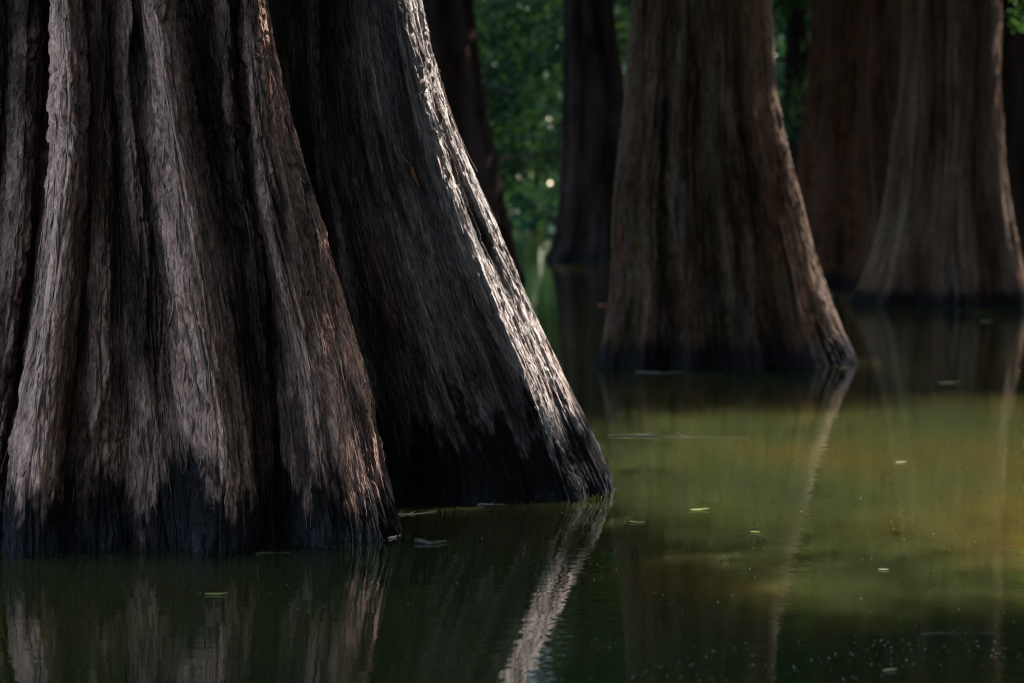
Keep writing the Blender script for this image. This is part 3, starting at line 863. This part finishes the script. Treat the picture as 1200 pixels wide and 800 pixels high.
def water_pt(px, py):
    d = CAMH * FPX / (py - HY)
    return wx(px, d), d

def leaf(px, py, ln, wd, rot, mat, label):
    x, y = water_pt(px, py)
    n = 9; s = np.linspace(0, 1, n)
    wv = wd * np.sin(np.pi * s ** 0.8) * 0.5 + 0.0006
    xx = (s - 0.5) * ln; yy = 0.12 * ln * np.sin(s * 2.6)
    z = 0.004 + 0.05 * ln * (s - 0.4) ** 2 * 4
    L_ = np.stack([xx, yy + wv, z + wv * 0.25], 1); C_ = np.stack([xx, yy, z], 1); R_ = np.stack([xx, yy - wv, z + wv * 0.25], 1)
    Bt = np.stack([xx, yy, z - 0.0025], 1)
    V = np.concatenate([L_, C_, R_, Bt])
    i = np.arange(n - 1)
    F = np.concatenate([np.stack([i + a, i + b, i + b + 1, i + a + 1], 1) for a, b in ((n, 0), (2 * n, n), (0, 3 * n), (3 * n, 2 * n))])
    o = mesh_np("floating_leaf", V, F, mat)
    o.location = (x, y, 0); o.rotation_euler = (0, 0, rot)
    return tag(o, label, "leaf", "leaves afloat on the pond")

leaf(820, 598, 0.10, 0.022, 0.2, M_LY, "pale yellow green leaf afloat on the sunlit water, longest of its kind")
leaf(747, 612, 0.075, 0.012, 3.0, M_LB, "thin straw coloured leaf floating near the leaning trunk's foot")
leaf(885, 624, 0.05, 0.014, -0.6, M_LY, "small pale leaf on the bright green water beside a trunk's reflection")
leaf(1035, 668, 0.045, 0.014, -0.5, M_LB, "small whitish leaf on the open green water")
leaf(253, 697, 0.085, 0.016, -0.15, M_LY, "yellow green leaf floating in the dark water before the broad fluted trunk")
leaf(1043, 786, 0.05, 0.013, 0.3, M_LB, "dull leaf among the pollen specks on dark water")
leaf(1112, 449, 0.20, 0.05, 0.1, M_LB, "pale leaf scrap before the flaring trunk, afloat")
leaf(707, 358, 0.16, 0.12, 0.4, M_LO, "orange leaf floating at the side of the bell-shaped trunk")
leaf(1157, 377, 0.20, 0.10, 0.4, M_LY, "green leaf floating at the foot of the flaring trunk")
leaf(1056, 542, 0.07, 0.02, 0.2, M_LB, "tiny straw leaf amid the sunlit patch of water")

def twig(pts_px, rad, mat, label, forks=()):
    pts = np.array([[*water_pt(px, py), 0.0] for px, py in pts_px])
    pts[:, 2] = rad * 0.5
    nn = np.linspace(0, 1, 14)
    q = np.stack([np.interp(nn, np.linspace(0, 1, len(pts)), pts[:, m]) for m in range(3)], 1)
    q[:, 1] += 0.01 * np.sin(nn * 9); q[:, 2] += 0.003 * np.sin(nn * 6 + 1)
    b = q[0].copy(); b[2] = 0
    V, F = tube(q - b, rad * (1 - 0.7 * nn), 6)
    VV, FF, nv = [V], [F], len(V)
    for s, ang, ln in forks:
        k = int(s * 13); d = np.array([math.cos(ang), math.sin(ang), 0.25]) * ln
        V2, F2 = tube(np.stack([q[k] - b + d * u_ for u_ in (0, .4, .7, 1)]), rad * np.array([.6, .45, .3, .12]), 5)
        VV.append(V2); FF.append(F2 + nv); nv += len(V2)
    o = mesh_np("floating_twig", np.concatenate(VV), np.concatenate(FF), mat)
    o.location = b
    return tag(o, label, "twig", "twigs afloat on the pond")
twig([(712, 511), (770, 511), (830, 512), (878, 513)], 0.006, M_TW, "long dark twig lying across the sunlit edge of the water", ((.3, .4, .12), (.6, 2.6, .1)))
twig([(455, 605), (480, 602), (512, 600)], 0.006, M_TP, "pale thin twig at the waterline between the two big trunks", ((.5, .8, .05),))
twig([(486, 636), (505, 637), (524, 636)], 0.014, M_TW, "short black stick afloat beside the broad fluted trunk", ((.6, .5, .04),))
twig([(455, 632), (462, 629), (470, 627)], 0.006, M_TP, "bright twig end touching the broad fluted trunk's foot", ((.4, .9, .03),))
twig([(1080, 744), (1120, 741), (1165, 743)], 0.003, M_TW, "hair-thin twig amid pollen specks on the dark water", ((.4, .6, .05),))

twig([(560, 592), (575, 590), (592, 591)], 0.004, M_TP, "short pale twig caught against the leaning trunk's black foot", ((.5, .7, .03),))
twig([(300, 650), (322, 647), (340, 648)], 0.004, M_TW, "thin dark twig resting along the broad fluted trunk's waterline", ((.5, 2.2, .03),))
twig([(745, 436), (775, 437), (800, 436)], 0.008, M_TW, "dark twig caught at the bell-shaped trunk's foot", ((.5, 2.2, .06),))
# pollen and dust specks
r_ = np.random.default_rng(12)
pp = []
def specks(n, x0, x1, y0, y1, thr, f):
    px = r_.uniform(x0, x1, n); py = r_.uniform(y0, y1, n)
    k = noise(px * f, py * f * 3, 91) + 0.5 * noise(px * f * 3, py * f * 9, 92) > thr
    pp.append(np.stack(water_pt(px[k], py[k]), 1))
specks(1200, 690, 1200, 725, 800, 0.14, 0.012)
specks(2200, 640, 1300, 480, 800, 0.10, 0.006)
specks(500, 0, 700, 640, 800, 0.12, 0.006)
specks(160, 690, 1250, 440, 500, 0.0, 0.01)
specks(150, 440, 720, 585, 660, 0.0, 0.01)
for t_, k_ in ((tr1, 260), (tr2, 240), (tr3, 60)):       # dust caught along the waterline of the trunks
    row0 = int(np.argmin(np.abs(t_.Z))); fc_ = np.where(t_.front)[0]
    c_ = r_.choice(fc_, k_)
    off_ = 0.008 + 0.07 * r_.random(k_) ** 2.5
    pp.append((t_.P[row0, c_] + t_.N[row0, c_] * off_[:, None])[:, :2])
pp = np.concatenate(pp)
n = len(pp)
rad = 0.0008 + 0.0034 * r_.random(n) ** 6
th = np.linspace(0, 2 * math.pi, 5, endpoint=False)
jit = 0.7 + 0.6 * r_.random((n, 5))
V = np.stack([pp[:, :1] + rad[:, None] * jit * np.cos(th), pp[:, 1:] + rad[:, None] * jit * np.sin(th) * 1.3, np.full((n, 5), 0.003)], -1).reshape(-1, 3)
tag(mesh_np("pollen_specks", V, np.arange(5 * n).reshape(n, 5), M_SP, None, False), "scattered pale pollen and dust specks floating on the pond", "pollen", kind="stuff")
